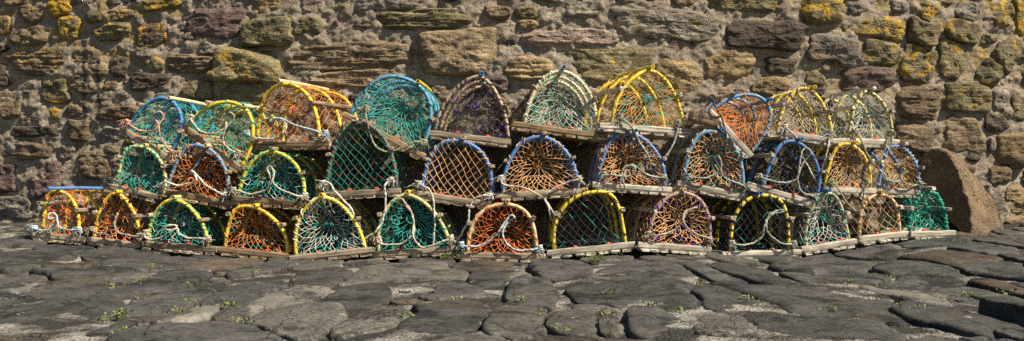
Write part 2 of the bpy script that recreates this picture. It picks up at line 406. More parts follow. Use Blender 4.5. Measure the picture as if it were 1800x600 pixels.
# cx, cy, w, h, tilt (deg, clockwise in the photo), colour, lichen 0..3, proud (cm), kind ('l' layered, '' plain)
WALL = [(28,4,42,14,0,BROWN,1,2,''),(60,27,42,40,-15,BROWN,1.4,3,''),(106,13,44,34,0,OLIV,3,3,''),(10,46,26,30,0,BROWN,2,2,''),(52,68,64,33,-14,BROWN,1.4,4,''),
 (126,48,40,42,0,OLIV,2.2,2,''),(145,3,45,12,0,BROWN,1,2,''),(202,54,66,29,0,OLIV,1.6,3,'l'),(170,30,32,24,0,OLIV,.8,3,''),(215,28,56,20,0,BROWN,2,3,''),(281,9,74,26,0,OLIV,2.5,3,''),
 (268,64,48,37,0,DARK,2,2,''),(370,40,118,54,-3,PURP,.9,3,''),(70,113,102,43,-2,BROWN,1.6,3,'l'),(157,110,68,48,0,BROWN,.8,2,''),(214,116,32,33,0,DARK,.3,1,''),(338,112,84,29,-2,BROWN,.5,3,'l'),
 (266,146,66,28,0,DARK,.7,3,''),(280,112,26,24,0,OLIV,2,3,''),(433,118,110,57,-2,OLIV,1.7,9,''),(95,160,60,36,0,OLIV,1.6,2,''),(150,153,56,21,0,BROWN,.6,2,''),(195,152,28,19,0,BROWN,1,2,''),
 (353,161,56,33,0,OLIV,.8,5,''),(215,196,68,25,0,BROWN,.2,3,''),(20,187,44,48,0,BROWN,.4,3,''),(64,195,42,33,0,BROWN,.9,2,''),(98,202,18,18,0,OLIV,2.2,2,''),(132,196,30,20,0,BROWN,.8,2,''),
 (65,231,78,19,0,DARK,.1,2,''),(138,231,44,34,0,BROWN,.6,2,''),(200,234,46,25,0,GREY,.3,2,''),(8,132,20,34,0,DARK,.2,2,''),(203,4,22,14,0,GREY,.3,2,''),(237,2,28,9,0,DARK,.3,2,''),
 (50,265,104,33,0,BROWN,.2,3,'l'),(80,317,64,56,0,PURP,.1,3,''),(17,318,38,50,0,PURP,.2,3,''),(170,293,50,46,0,BROWN,.4,3,''),(205,264,32,19,0,BROWN,.2,2,''),(22,364,72,40,0,GREY,.1,4,''),
 (112,360,64,36,0,GREY,.1,3,''),(233,246,22,14,0,OLIV,2.2,2,''),(300,175,50,26,0,GREY,.2,2,''),(120,268,34,22,0,GREY,.2,1,''),
 (474,10,46,27,0,OCHR,1.2,3,''),(473,58,94,46,-4,OLIV,.9,8,''),(543,48,56,33,0,OLIV,.6,4,''),(702,38,208,36,-2,OLIV,.4,3,'l'),(620,101,200,49,-4,BROWN,.1,2,'l'),(643,138,186,34,-3,TAN,.1,2,'l'),
 (593,42,12,13,0,PURP,0,2,''),(668,8,116,25,0,GREY,.2,3,''),(365,85,32,30,0,GREY,.2,2,''),(425,163,90,35,0,OLIV,.9,3,''),(806,92,124,72,0,TAN,.3,6,''),(612,176,58,28,0,PURP,0,2,''),
 (775,172,62,38,0,BROWN,.2,2,''),(555,10,46,26,0,PINK,0,1,''),(878,20,44,23,0,BROWN,.3,3,''),(921,24,42,20,0,BROWN,.3,3,''),(925,45,36,19,0,OCHR,.2,3,''),(1022,14,64,34,0,GREY,.3,3,''),
 (1170,42,166,47,4,GREY,1.1,3,''),(1000,68,142,31,0,PINK,.1,2,''),(934,123,82,39,2,OCHR,.4,4,'l'),(1068,124,166,68,0,OLIV,1.0,3,''),(1190,140,100,68,0,OCHR,.4,3,''),(893,72,32,28,0,DARK,.1,1,''),
 (1306,8,114,28,0,OLIV,1.3,4,''),(1442,16,70,46,-4,OLIV,2.1,5,''),(1345,62,128,46,3,DARK,.2,5,''),(1460,88,82,45,8,GREY,.5,5,''),(1277,118,82,54,0,OCHR,.3,3,''),(1355,152,64,32,-4,OCHR,.3,4,''),
 (1182,82,20,24,0,PURP,0,1,''),(1455,118,28,22,0,GREY,.2,2,''),(1375,115,56,28,0,DARK,.2,2,''),(1530,142,94,42,-8,PURP,.4,4,''),
 (1540,45,98,43,8,OLIV,2,4,''),(1617,58,54,50,15,OLIV,1.1,5,''),(1626,25,42,35,10,OLIV,2.1,3,''),(1549,96,66,41,12,OLIV,1.5,4,''),(1613,115,66,70,22,OLIV,2,4,''),(1685,59,58,40,12,OLIV,1.7,5,''),
 (1672,104,62,66,22,OLIV,1.6,4,''),(1733,130,40,47,10,OLIV,1.2,5,''),(1612,181,74,58,5,BROWN,.3,5,'l'),(1695,172,84,48,3,OLIV,1.4,6,''),(1755,180,38,42,0,GREY,.3,3,''),(1694,234,76,62,0,TAN,.3,4,''),
 (1609,241,72,52,0,BROWN,.2,4,''),(1775,265,62,54,0,OCHR,.8,5,''),(1739,254,15,25,0,GREY,.0,4,''),(1745,218,48,32,0,DARK,.2,2,''),(1785,195,36,46,0,OLIV,1.1,4,''),(1766,95,44,60,24,OLIV,1.3,4,''),
 (1760,30,44,50,15,OLIV,2,4,''),(1789,28,32,60,5,OLIV,2.8,4,''),(1700,20,44,30,10,GREY,.8,3,''),(1580,15,40,24,5,GREY,.8,2,''),(1753,308,36,36,0,BROWN,.2,4,''),(1777,352,48,44,0,OCHR,.2,4,''),
 (1748,350,28,40,0,GREY,.2,3,''),(1785,392,40,26,0,OCHR,.2,4,''),(1500,20,36,30,0,GREY,.5,2,''),(1640,300,50,46,0,GREY,.2,3,''),(1820,140,50,44,10,OLIV,1.5,4,''),(1830,230,54,40,0,BROWN,.3,3,''),(1830,310,60,44,0,BROWN,.3,3,'')]

wall = empty('harbour_wall', label='old rubble stone harbour wall with yellow lichen and crumbling mortar behind the pots', category='wall')
wall.location = (0, 6.08, 0)
bpy.context.view_layer.update()
winv = Vector((0, -6.08, 0))
def wmap(x, z, off):
    s = 2 * .36 * x / 3.7 ** 2; l = math.hypot(1, s)
    return (x + s / l * off, Yw(x) - off / l - 6.08, z)
wc = Cells(7.0)
def wadd(px, py, w, h, rot, colr, li, proud, kind):
    q = on_curve(px, py, Yw); k = q.y / F
    wc.add((q.x, q.z), w / 2 * k * 1.13, h / 2 * k * 1.13, -math.radians(rot), (colr, li, proud, kind, w, h))
for s in WALL: wadd(*s)
wc.arr()
fill_cols = [BROWN, GREY, OLIV, TAN, BROWN, PURP, DARK, OCHR]
tries = 0; nfill = 0
while nfill < 175 and tries < 9000:
    tries += 1
    px, py = rnd.uniform(-60, 1860), rnd.uniform(-30, 400)
    big = 120 < px < 1620 and py > 190
    w = rnd.uniform(50, 100) if big else rnd.uniform(16, 52); h = w * rnd.uniform(.4, .7)
    q = on_curve(px, py, Yw); k = q.y / F
    P = np.array([[q.x + dx * w / 2 * k, q.z + dz * h / 2 * k] for dx, dz in ((0, 0), (1, 0), (-1, 0), (0, 1), (0, -1))])
    if wc.d(P, np.arange(len(wc.c))).min() < 1.06: continue
    li = (1.6 if (px < 330 or px > 1400) and py < 200 else .3) * rnd.random()
    wadd(px, py, w, h, rnd.uniform(-12, 12) + (10 if px > 1500 else 0), rnd.choice(fill_cols), li, rnd.uniform(.5, 3), 'l' if rnd.random() < .25 else ''); wc.arr(); nfill += 1
for i in range(len(wc.c)):
    colr, li, proud, kind, w, h = wc.meta[i]
    K = int(min(96, max(26, (w + h) / 2.0)))
    R = 7 if w < 40 else (11 if w < 100 else 15)
    rings = [.965 * ((r + 1) / R) ** .75 for r in range(R)] + [.988, 1.0]
    outl = wc.outline(i, K, .009, 1.06, .085)
    p0 = proud * (.0055 if proud < 5 else .0095) + .004; sd = i * 1.37; tx, tz = rnd.uniform(-.12, .12), rnd.uniform(-.10, .14)
    c = wc.c[i]; am = .012 if w > 30 else .007
    cuts = []
    for q in range(4 if w > 26 else 2):            # broken corners: planes that shave the face
        th = rnd.uniform(0, 6.283); cuts.append((math.cos(th) / wc.a[i], math.sin(th) / wc.b[i], rnd.uniform(.45, .95), rnd.uniform(.03, .11)))
    def prof(x, z, rho, p0=p0, sd=sd, tx=tx, tz=tz, c=c, am=am, kind=kind, cuts=cuts):
        e = .012 + p0 * (1 - min(rho, 1) ** 26) ** .5 if rho < .999 else -.04
        if rho < .999:
            e += .008 * (1 - rho ** 4) + (tx * (x - c[0]) + tz * (z - c[1])) * (1 - rho ** 6)
            for ux, uz, d0, sl in cuts: e = min(e, e - sl * (ux * (x - c[0]) + uz * (z - c[1]) - d0)) if ux * (x - c[0]) + uz * (z - c[1]) > d0 else e
            e += am * fbm(x * 11, sd, z * 17, 6, .55) + am * .9 * fbm(x * 3.5 + 9, sd, z * 5, 3)
            if kind: e += .011 * fbm(x * 2.2, sd, z * 42 + 1.2 * x, 3)
        return e
    v = .85 + .3 * rnd.random()
    if c[0] > 1.6: v *= .82                        # the browner stone of the right-hand stretch
    stone_mesh('stone', c, outl, wmap, prof, rings, M_STONE, wall, (colr[0] * v, colr[1] * v, colr[2] * v, min(1, li / 3)))
# mortar bed
xs = np.concatenate([np.arange(-5.6, -4.3, .05), np.arange(-4.3, 4.3, .0135), np.arange(4.3, 5.65, .05)]); zs = np.concatenate([np.arange(-.12, 1.85, .0125), np.arange(1.85, 2.3, .04)])
V = []
for z in zs:
    for x in xs:
        off = .019 + .024 * fbm(x * 5, 3.3, z * 5, 3) + .013 * fbm(x * 13, 8.1, z * 17, 5, .5)
        V.append(wmap(x, z, off))
nx = len(xs)
ii, jj = np.meshgrid(np.arange(len(zs) - 1), np.arange(nx - 1), indexing='ij'); a0 = (ii * nx + jj).ravel()
mesh('mortar_bed', V, np.stack([a0, a0 + 1, a0 + nx + 1, a0 + nx], 1), M_MORTAR, wall)
# the wall's back and top, so that it is a wall and not a sheet
bx = np.linspace(-5.6, 5.6, 30); V = []
for x in bx:
    for z, o in ((-.12, -.9), (2.28, -.9), (2.28, 0.0)): V.append(wmap(x, z, o))
Fs = []
for i in range(29):
    for j in range(2): Fs.append((i * 3 + j, i * 3 + j + 1, i * 3 + j + 4, i * 3 + j + 3))
mesh('wall_core', V, Fs, M_MORTAR, wall, False)
# little chips of stone bedded in the mortar, too small to pick apart
cols_done = 0; A = []
parts_v, parts_f = [], []; o = 0
ico = [(0, 0, 1), (1, 0, .1), (.3, .9, 0), (-.8, .6, .1), (-.8, -.6, -.1), (.3, -.95, 0), (0, 0, -1)]
icf = [(0, 1, 2), (0, 2, 3), (0, 3, 4), (0, 4, 5), (0, 5, 1), (6, 2, 1), (6, 3, 2), (6, 4, 3), (6, 5, 4), (6, 1, 5)]
for _ in range(1500):
    x, z = rnd.uniform(-4.6, 4.6), rnd.uniform(0.05, 1.95)
    if wc.d(np.array([[x, z]]), np.arange(len(wc.c))).min() < 1.08: continue
    r = rnd.uniform(.008, .026); y = wmap(x, z, .004)
    a = rnd.random() * 6.28
    for q in ico:
        u, w_ = q[0] * math.cos(a) - q[1] * math.sin(a), q[0] * math.sin(a) + q[1] * math.cos(a)
        parts_v.append((y[0] + u * r * 1.3 * rnd.uniform(.7, 1.2), y[1] - q[2] * r * .7, y[2] + w_ * r * .8))
    parts_f += [tuple(k + o for k in f) for f in icf]; o += 7
mesh('stone_chips', parts_v, parts_f, M_STONE, wall, True, (.24, .20, .15, .15), kind='stuff')

# ------------------------------------------------------------------ the quay floor
DK, MD, LT, BR = (.056, .054, .050), (.070, .066, .058), (.14, .13, .11), (.072, .058, .044)
FLAGS = [(93,447,146,46,DK,0),(212,446,176,32,DK,0),(264,470,134,26,DK,.1),(395,474,108,26,BR,.1),(485,472,74,36,DK,0),(560,495,102,38,DK,0),(565,468,92,20,MD,.4),(120,516,138,42,DK,.05),(20,502,62,50,DK,.1),
 (130,488,152,16,DK,.1),(295,500,112,52,DK,0),(225,497,60,20,MD,.2),(92,567,196,62,DK,.05),(262,548,140,62,DK,0),(384,525,42,52,DK,0),(440,527,76,52,DK,0),(493,520,26,22,DK,.1),(515,531,112,34,LT,.7),
 (630,521,118,44,DK,0),(368,595,270,34,DK,.05),(525,573,170,54,MD,.6),(343,561,58,30,LT,.2),(200,586,38,34,DK,.1),(407,561,58,18,MD,.3),(296,567,40,20,MD,.2),(10,452,36,40,DK,0),(40,428,100,20,DK,0),
 (722,493,214,48,MD,.35),(835,473,104,20,BR,.2),(857,494,76,26,DK,0),(795,512,82,22,DK,.1),(933,527,94,50,DK,0),(988,481,98,28,DK,.05),(776,572,150,58,DK,0),(913,572,122,62,MD,.15),(1150,527,228,50,DK,.02),
 (1140,479,165,36,DK,.05),(998,573,102,38,MD,.2),(1050,549,74,16,MD,.1),(1155,578,112,50,DK,.05),(660,576,120,48,MD,.8),(640,463,84,14,MD,.3),(1068,579,36,26,MD,.1),(1250,484,56,44,DK,0),(1327,490,108,40,DK,.05),
 (1443,468,198,36,DK,0),(1415,498,70,20,DK,.1),(1506,494,114,24,DK,.1),(1600,476,142,30,DK,0),(1525,452,112,22,DK,.1),(1675,460,138,28,BR,0),(1650,512,152,46,DK,0),(1750,480,110,42,DK,0),(1768,514,76,34,BR,0),
 (1442,537,288,62,DK,0),(1277,538,156,52,DK,.05),(1603,530,88,38,LT,.3),(1668,568,168,58,DK,.05),(1727,527,38,20,MD,.1),(1780,538,54,18,DK,.1),(1778,571,56,26,DK,0),(1457,590,262,44,DK,.05),(1278,576,88,20,MD,.2),
 (1266,594,120,20,MD,.8),(1737,444,86,20,DK,.1),(1628,430,122,14,DK,.1),(1540,437,82,14,MD,.2),(1290,459,78,18,MD,.2),(1785,435,40,14,DK,.1),(1790,458,40,16,DK,.1),(1790,415,60,12,DK,.1),(1060,458,90,12,MD,.3),(750,464,90,12,MD,.2),(910,462,70,10,MD,.3),
 (1790,598,60,24,DK,0),(-40,540,80,50,DK,0),(-30,590,70,30,DK,0),(1850,520,70,40,DK,0),(1170,462,90,10,MD,.2),(1380,455,70,10,MD,.2)]
gc = Cells(6.0)
for (px, py, w, h, colr, gv) in FLAGS:
    q = on_ground(px, py); k = q.y / F
    y0 = on_ground(px, py + h / 2).y; y1 = on_ground(px, py - h / 2).y
    gc.add((q.x, (y0 + y1) / 2), w / 2 * k * 1.06, (y1 - y0) / 2 * 1.08, rnd.uniform(-.22, .22), (colr, gv))
gc.arr()
tries = 0; nf = 0
while nf < 95 and tries < 6000:                 # smaller stones in the gaps and under the pots
    tries += 1
    Y = rnd.uniform(2.2, 6.5); X = rnd.uniform(-.66, .66) * Y
    if Y > Yw(X) - .12: continue
    a = rnd.uniform(.05, .22); b = a * rnd.uniform(.5, 1.2)
    P = np.array([[X, Y], [X + a, Y], [X - a, Y], [X, Y + b], [X, Y - b]])
    if gc.d(P, np.arange(len(gc.c))).min() < 1.04: continue
    gc.add((X, Y), a, b, rnd.uniform(-.4, .4), (rnd.choice([DK, MD, BR, DK]), rnd.random() * .35)); gc.arr(); nf += 1
gxs = np.concatenate([[-40, -20, -10, -7], np.arange(-5.2, 5.21, .03), [7, 10, 20, 40]])
gys = np.concatenate([[-40, -15, -5, 0, 1.2, 1.7], np.arange(1.9, 7.45, .03), [9, 14, 25, 60]])
V = []
for y in gys:
    for x in gxs:
        z = ground(max(-5, min(5, x)), y)
        if 1.9 <= y < 7.45 and abs(x) < 5.2: z += -.010 + .020 * sstep(.05, .4, fbm(x * 1.6, y * 1.6, 1.7, 2)) + .007 * fbm(x * 16, y * 16, 5, 4)
        V.append((x, y, z + .010))
nx = len(gxs)
ii, jj = np.meshgrid(np.arange(len(gys) - 1), np.arange(nx - 1), indexing='ij'); a0 = (ii * nx + jj).ravel()
floor = mesh('ground', V, np.stack([a0, a0 + 1, a0 + nx + 1, a0 + nx], 1), M_JOINT, None, kind='structure')
for i in range(len(gc.c)):
    colr, gv = gc.meta[i]; c = gc.c[i]
    outl = gc.outline(i, 64 if gc.a[i] > .12 else 36, .008, 1.22, .05, [(rnd.uniform(0, 6.283), rnd.uniform(.84, 1.15)) for _ in range(5)])
    p0 = rnd.uniform(.016, .030) * (1 if gc.a[i] > .1 else .8); sd = i * 2.13; tx, ty = rnd.uniform(-.07, .05), rnd.uniform(-.03, .06)
    if i == 60: p0 = .075                        # one stone stands well proud at the lower right
    def prof(x, y, rho, p0=p0, sd=sd, tx=tx, ty=ty, c=c):
        if rho > .999: return -.03
        e = p0 * (1 - rho ** 22) ** .5 + .003 * (1 - rho ** 2)
        e += (tx * (x - c[0]) + ty * (y - c[1])) * (1 - rho ** 8)
        return e + .007 * fbm(x * 2.6, y * 2.6, sd, 2) + .0055 * fbm(x * 9, y * 12, sd, 5, .6)
    v = .8 + .4 * rnd.random()
    stone_mesh('paving_stone', c, outl, lambda x, y, e: (x, y, ground(x, y) + e), prof, [.18, .34, .49, .62, .74, .84, .91, .955, .98, .993, 1.0], M_FLAG, floor, (colr[0] * v, colr[1] * v, colr[2] * v, gv))

# ------------------------------------------------------------------ lobster pots
TEAL, GREEN, ORNG, RUST, PEACH, CREAMN, BLACK, WHITE, OCHN, TANN = ((.03, .34, .28), (.02, .40, .24), (.64, .21, .05), (.68, .17, .035), (.70, .39, .18), (.62, .54, .38), (.028, .028, .03),
                                                                    (.60, .60, .53), (.52, .27, .06), (.55, .33, .16))
P_YEL, P_BLU, P_PALE, P_CREAM, P_PEACH, P_TEAL, P_SKY, P_BEIGE = ((.72, .52, .03), (.06, .19, .46), (.60, .50, .19), (.62, .54, .32), (.64, .46, .25), (.02, .33, .25), (.10, .28, .46), (.50, .42, .24))
W_GREY, W_BROWN, W_PALE = (.34, .27, .185), (.31, .22, .125), (.47, .42, .33)
R_BLUE, R_BEIGE, R_WHITE, R_GREY, R_PINK, R_OLIV, R_DARK, R_BRN = ((.42, .52, .52), (.50, .44, .33), (.60, .57, .48), (.33, .34, .28), (.55, .30, .20), (.30, .29, .16), (.06, .06, .06), (.38, .31, .23))
# each pot: key, rail left (top edge), rail right, hoop feet x, apex, pipe, net, mend, net style, hoop roundness, wood, rope colour, rope line, yaw (deg), wraps, label
POTS = []
def pot(key, rl, rr, feet, apex, pipe, net, mend, style, n, wood, rope, line, label, yaw=0, wrap=None, ridge=None, depth=.56, band=0, rl2=None):
    POTS.append(dict(key=key, rl=rl, rr=rr, feet=feet, apex=apex, pipe=pipe, net=net, mend=mend, style=style, n=n, wood=wood, rope=rope, line=line, label=label, yaw=yaw, wrap=wrap, ridge=ridge, depth=depth, band=band))
pot('B1', (57,407), (148,416), (70,135), (98,334), P_YEL, RUST, TEAL, 'r', 2.3, W_GREY, R_BLUE, [(58,402),(70,405),(84,404),(95,398),(100,390),(99,380),(92,374),(85,377),(87,384),(95,384),(101,388),(102,398),(110,403),(122,405),(134,405)],
    'orange-netted lobster pot with a long blue ridge pipe, leftmost on the ground', ridge=(P_BLU, .09), depth=.5)
pot('B2', (150,415), (245,427), (164,240), (200,338), P_YEL, ORNG, WHITE, 'r', 2.0, W_GREY, R_BRN, [(158,404),(170,409),(182,410),(193,404),(201,392),(206,378),(204,376),(202,390),(204,405),(215,412),(230,415),(241,416)],
    'yellow-hooped orange-netted lobster pot on the ground, second from the left end', ridge=(P_YEL, .02), depth=.5)
pot('B3', (247,423), (381,434), (260,360), (302,350), P_YEL, TEAL, WHITE, 'r', 2.1, W_GREY, R_BEIGE, [(254,410),(256,418),(268,421),(283,418),(297,410),(310,402),(307,396),(296,396),(291,401),(300,404),(312,402),(316,412),(330,418),(345,419),(362,420)],
    'teal-netted lobster pot with yellow hoops on the ground, third from the left end', wrap=GREEN, ridge=(P_PALE, .01))
pot('B4', (383,433), (509,446), (395,501), (433,361), P_YEL, ORNG, TEAL, 'r', 2.3, W_BROWN, None, [],
    'orange-netted yellow-hooped lobster pot without a rope on the ground, fourth from the left end', ridge=(P_YEL, .03))
pot('B5', (509,449), (655,434), (520,639), (562,347), P_YEL, WHITE, TEAL, 'r', 2.0, W_GREY, None, [],
    'white-netted lobster pot with yellow hoops and a teal patch, on the ground', ridge=(P_YEL, .02), wrap=WHITE)
pot('B6', (650,443), (805,431), (663,792), (708,341), P_PALE, TEAL, GREEN, 'r', 1.7, W_GREY, R_BEIGE, [(664,422),(667,428),(684,431),(705,429),(720,419),(727,404),(724,377),(715,363),(705,360),(699,353),(705,349),(711,357),(720,368),(727,389),(726,410),(732,426),(744,435),(762,432),(780,423),(792,419)],
    'pointed teal-netted lobster pot with cream hoops and a rope eye, on the ground', ridge=(P_YEL, .03))
pot('B7', (804,443), (959,446), (820,945), (888,358), P_PEACH, RUST, OCHN, 'r', 2.2, W_GREY, R_BLUE, [(810,431),(828,434),(846,432),(864,422),(879,404),(888,389),(895,380),(903,379),(904,384),(894,389),(883,407),(888,425),(900,437),(915,441),(933,438),(948,437)],
    'bright orange-netted lobster pot with cream hoops and a grey-blue rope, on the ground', ridge=(P_PALE, .0))
pot('B8', (961,440), (1117,425), (975,1100), (1045,336), P_YEL, BLACK, TEAL, 'd', 2.5, W_PALE, None, [],
    'black-netted lobster pot with clean yellow hoops and teal cord, on the ground', wrap=BLACK, ridge=(P_YEL, -.03))
pot('B9', (1123,425), (1249,434), (1138,1250), (1207,338), (.33, .23, .15), PEACH, (.16, .06, .36), 'r', 2.1, W_PALE, R_BRN, [(1141,413),(1159,414),(1177,408),(1192,398),(1199,386),(1202,375),(1213,368),(1225,365),(1219,366),(1207,375),(1201,389),(1210,402),(1225,411),(1240,417),(1249,422)],
    'peach-netted lobster pot lashed with purple twine, on the ground', wrap=(.16, .06, .36), ridge=(P_PALE, .0), yaw=-8)
pot('B10', (1270,443), (1408,438), (1284,1391), (1345,342), P_YEL, BLACK, TEAL, 'd', 2.4, W_PALE, R_GREY, [(1288,429),(1306,431),(1324,428),(1339,416),(1343,398),(1349,383),(1363,372),(1376,369),(1375,372),(1360,375),(1349,386),(1348,401),(1355,416),(1369,426),(1384,430),(1396,429)],
    'lobster pot with yellow and black banded hoops, on the ground', ridge=(P_BLU, .02), band=1)
pot('B11', (1409,434), (1505,419), (1418,1497), (1458,338), P_BEIGE, WHITE, TEAL, 'r', 1.7, W_PALE, None, [],
    'pointed white-netted lobster pot on a pale rail, third from the boulder on the ground', wrap=TEAL, ridge=(P_BLU, .02), depth=.5)
pot('B12', (1509,416), (1598,405), (1512,1586), (1549,341), P_PEACH, TANN, BLACK, 'd', 2.2, W_PALE, None, [],
    'brown-netted lobster pot with black cords, second from the boulder on the ground', wrap=OCHN, ridge=(P_PALE, .0), depth=.5)
pot('B13', (1601,407), (1680,405), (1604,1667), (1638,336), (.015, .24, .18), (.02, .30, .21), WHITE, 'r', 2.3, W_PALE, None, [],
    'small all-green lobster pot standing on the ground right beside the brown boulder', wrap=GREEN, depth=.42)
pot('M1', (183,320), (277,341), (200,287), (245,256), P_PALE, TEAL, GREEN, 'r', 2.2, W_GREY, R_DARK, [(190,317),(208,322),(212,349),(223,356),(235,347),(243,328),(242,313),(235,309),(220,317),(211,331),(212,346)],
    'teal-netted lobster pot with a dark rope ring, left end of the middle tier', wrap=GREEN, ridge=(P_PALE, .0), depth=.5)
pot('M2', (277,329), (408,354), (292,396), (350,254), P_SKY, ORNG, RUST, 'r', 2.1, W_BROWN, R_WHITE, [(283,327),(292,321),(310,326),(330,323),(345,318),(342,306),(335,303),(336,300),(343,306),(354,317),(369,330),(390,341),(395,343)],
    'orange-netted lobster pot with light blue hoops and white rope, second in the middle tier', ridge=(P_PEACH, .02), wrap=ORNG)
pot('M3', (406,344), (537,354), (418,531), (480,266), P_YEL, TEAL, WHITE, 'r', 2.2, W_BROWN, R_BEIGE, [(408,335),(420,336),(444,341),(465,335),(477,320),(482,305),(477,293),(469,296),(474,308),(478,318),(492,332),(522,344),(535,345)],
    'teal-netted yellow-hooped lobster pot with a grey rope loop, third in the middle tier', wrap=GREEN)
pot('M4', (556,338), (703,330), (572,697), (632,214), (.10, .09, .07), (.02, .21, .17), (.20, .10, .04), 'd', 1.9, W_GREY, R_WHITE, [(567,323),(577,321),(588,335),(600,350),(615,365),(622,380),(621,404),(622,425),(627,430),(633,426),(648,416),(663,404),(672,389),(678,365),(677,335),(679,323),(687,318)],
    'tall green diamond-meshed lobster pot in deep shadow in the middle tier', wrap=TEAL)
pot('M5', (718,333), (861,354), (738,864), (807,246), P_BLU, PEACH, OCHN, 'd', 2.2, W_GREY, R_WHITE, [(735,324),(747,329),(757,338),(763,365),(764,395),(762,425),(761,452),(766,462),(780,453),(795,434),(810,413),(822,389),(826,365),(834,350),(849,344),(861,345)],
    'cream diamond-meshed lobster pot with blue hoops and a rope hanging to the ground', wrap=TANN)
pot('M6', (873,339), (1032,330), (886,1014), (946,239), P_BLU, PEACH, OCHN, 'r', 2.2, W_GREY, R_BEIGE, [(880,314),(884,324),(891,327),(909,329),(927,333),(945,342),(955,349),(963,362),(966,374),(970,386),(975,385),(972,374),(964,362),(957,349),(963,341),(975,332),(990,324),(1008,317),(1017,315)],
    'peach-netted lobster pot with blue hoops and a knotted rope hanging over its rail', wrap=TANN)
pot('M7', (1044,320), (1183,329), (1052,1168), (1104,231), P_BLU, PEACH, ORNG, 'r', 2.1, W_PALE, R_GREY, [(1062,308),(1080,309),(1101,311),(1113,306),(1116,297),(1107,291),(1096,297),(1092,311),(1091,326),(1096,333),(1099,329),(1095,317),(1098,302),(1110,290),(1125,299),(1140,308),(1158,312),(1168,313)],
    'orange-netted blue-hooped lobster pot with a rope loop over a pale rail, middle tier', ridge=(P_TEAL, .02))
pot('M8', (1192,317), (1316,341), (1200,1308), (1256,229), P_SKY, PEACH, TEAL, 'r', 2.0, W_PALE, R_GREY, [(1210,311),(1234,314),(1255,308),(1264,302),(1268,288),(1264,276),(1259,282),(1266,296),(1270,308),(1282,317),(1297,323),(1312,330)],
    'peach-netted blue-hooped lobster pot below the steeply tipped one', ridge=(P_BLU, .02))
pot('M9', (1315,318), (1437,354), (1342,1438), (1402,248), P_BLU, (.10, .085, .06), BLACK, 'r', 2.1, W_PALE, R_GREY, [(1336,311),(1354,317),(1372,321),(1390,320),(1402,311),(1409,294),(1416,280),(1425,270),(1422,261),(1414,263),(1408,276),(1404,300),(1402,316),(1404,330),(1411,339),(1422,343),(1436,346)],
    'dark-netted lobster pot with dark blue hoops on a sloping pale rail', ridge=(P_BLU, .03))
pot('M10', (1451,327), (1544,332), (1453,1532), (1492,251), P_YEL, TANN, OCHN, 'r', 2.1, W_PALE, R_OLIV, [(1463,320),(1475,335),(1487,353),(1502,369),(1518,379),(1517,370),(1516,359),(1519,338),(1526,320)],
    'tan-netted lobster pot with yellow hoops, second from the right in the middle tier', depth=.5, ridge=(P_YEL, .02))
pot('M11', (1547,330), (1634,335), (1547,1617), (1580,255), P_BLU, OCHN, TANN, 'r', 2.2, W_PALE, R_GREY, [(1560,318),(1572,320),(1582,316),(1587,306),(1590,296),(1586,296),(1584,305),(1586,317),(1598,325),(1616,324)],
    'ochre-netted lobster pot with blue hoops lashed in white, right end of the middle tier', wrap=WHITE, depth=.5)
pot('T1', (212,221), (302,277), (228,316), (299,176), P_BLU, TEAL, GREEN, 'r', 2.2, W_GREY, R_PINK, [(222,215),(233,224),(248,230),(263,232),(273,228),(281,218),(287,208),(283,198),(275,198),(272,206),(277,216),(280,228),(281,240),(287,250),(296,262),(302,269)],
    'tipped teal-netted lobster pot with blue hoops and a pink rope, top left', ridge=(P_CREAM, .02), depth=.5)
pot('T2', (323,217), (428,295), (338,440), (425,186), P_YEL, GREEN, TEAL, 'r', 2.2, W_BROWN, R_BEIGE, [(335,207),(340,217),(350,229),(365,235),(383,233),(397,225),(410,210),(409,200),(402,199),(399,210),(397,222),(392,240),(393,252),(402,262),(414,268)],
    'tipped teal-netted lobster pot with yellow hoops, second from the left on top', ridge=(P_CREAM, .02), depth=.5)
pot('T3', (433,250), (580,247), (448,560), (497,146), P_YEL, ORNG, (.35, .5, .48), 'r', 2.1, W_BROWN, R_BLUE, [(432,235),(448,241),(472,244),(490,242),(500,235),(503,220),(494,209),(481,212),(487,209),(505,214),(529,224),(553,230),(571,235)],
    'orange-netted lobster pot with bright yellow hoops, third from the left on top', ridge=(P_PEACH, .02), yaw=18)
pot('T4', (606,195), (747,270), (628,752), (722,140), P_SKY, TEAL, (.2, .45, .40), 'r', 2.3, W_BROWN, R_OLIV, [(642,191),(645,209),(650,230),(655,248),(666,261),(681,267),(699,264),(714,258),(729,250),(745,251)],
    'tipped teal-netted lobster pot with pale blue hoops and an olive rope on top', ridge=(P_YEL, .02))
pot('T5', (753,228), (900,245), (766,892), (840,132), (.40, .30, .19), BLACK, (.18, .08, .4), 'r', 1.75, W_GREY, None, [],
    'black-netted lobster pot with cream hoops and a dark inside on top', wrap=BLACK, ridge=(P_BLU, .02))
pot('T6', (904,213), (1063,234), (920,1050), (990,123), P_CREAM, (.48, .50, .40), GREEN, 'r', 1.8, W_BROWN, None, [],
    'pale grey-netted lobster pot with cream hoops on a brown rail on top', wrap=WHITE, ridge=(P_BLU, .02))
pot('T7', (1055,215), (1215,227), (1080,1202), (1145,122), P_YEL, OCHN, TEAL, 'r', 1.9, W_PALE, R_GREY, [(1091,206),(1103,215),(1112,227),(1122,245),(1136,269),(1148,290),(1160,284),(1172,272),(1184,251),(1190,230),(1194,216)],
    'ochre-netted lobster pot with yellow hoops and teal scraps on top', yaw=-14, ridge=(P_YEL, .02))
pot('T8', (1250,189), (1326,272), (1263,1338), (1349,177), P_SKY, ORNG, OCHN, 'r', 2.3, W_PALE, R_DARK, [(1253,172),(1260,191),(1269,209),(1276,230),(1276,254),(1272,278),(1268,292),(1280,316),(1300,322)],
    'steeply tipped orange-netted lobster pot with blue hoops on top', ridge=(P_BLU, .02), depth=.6)
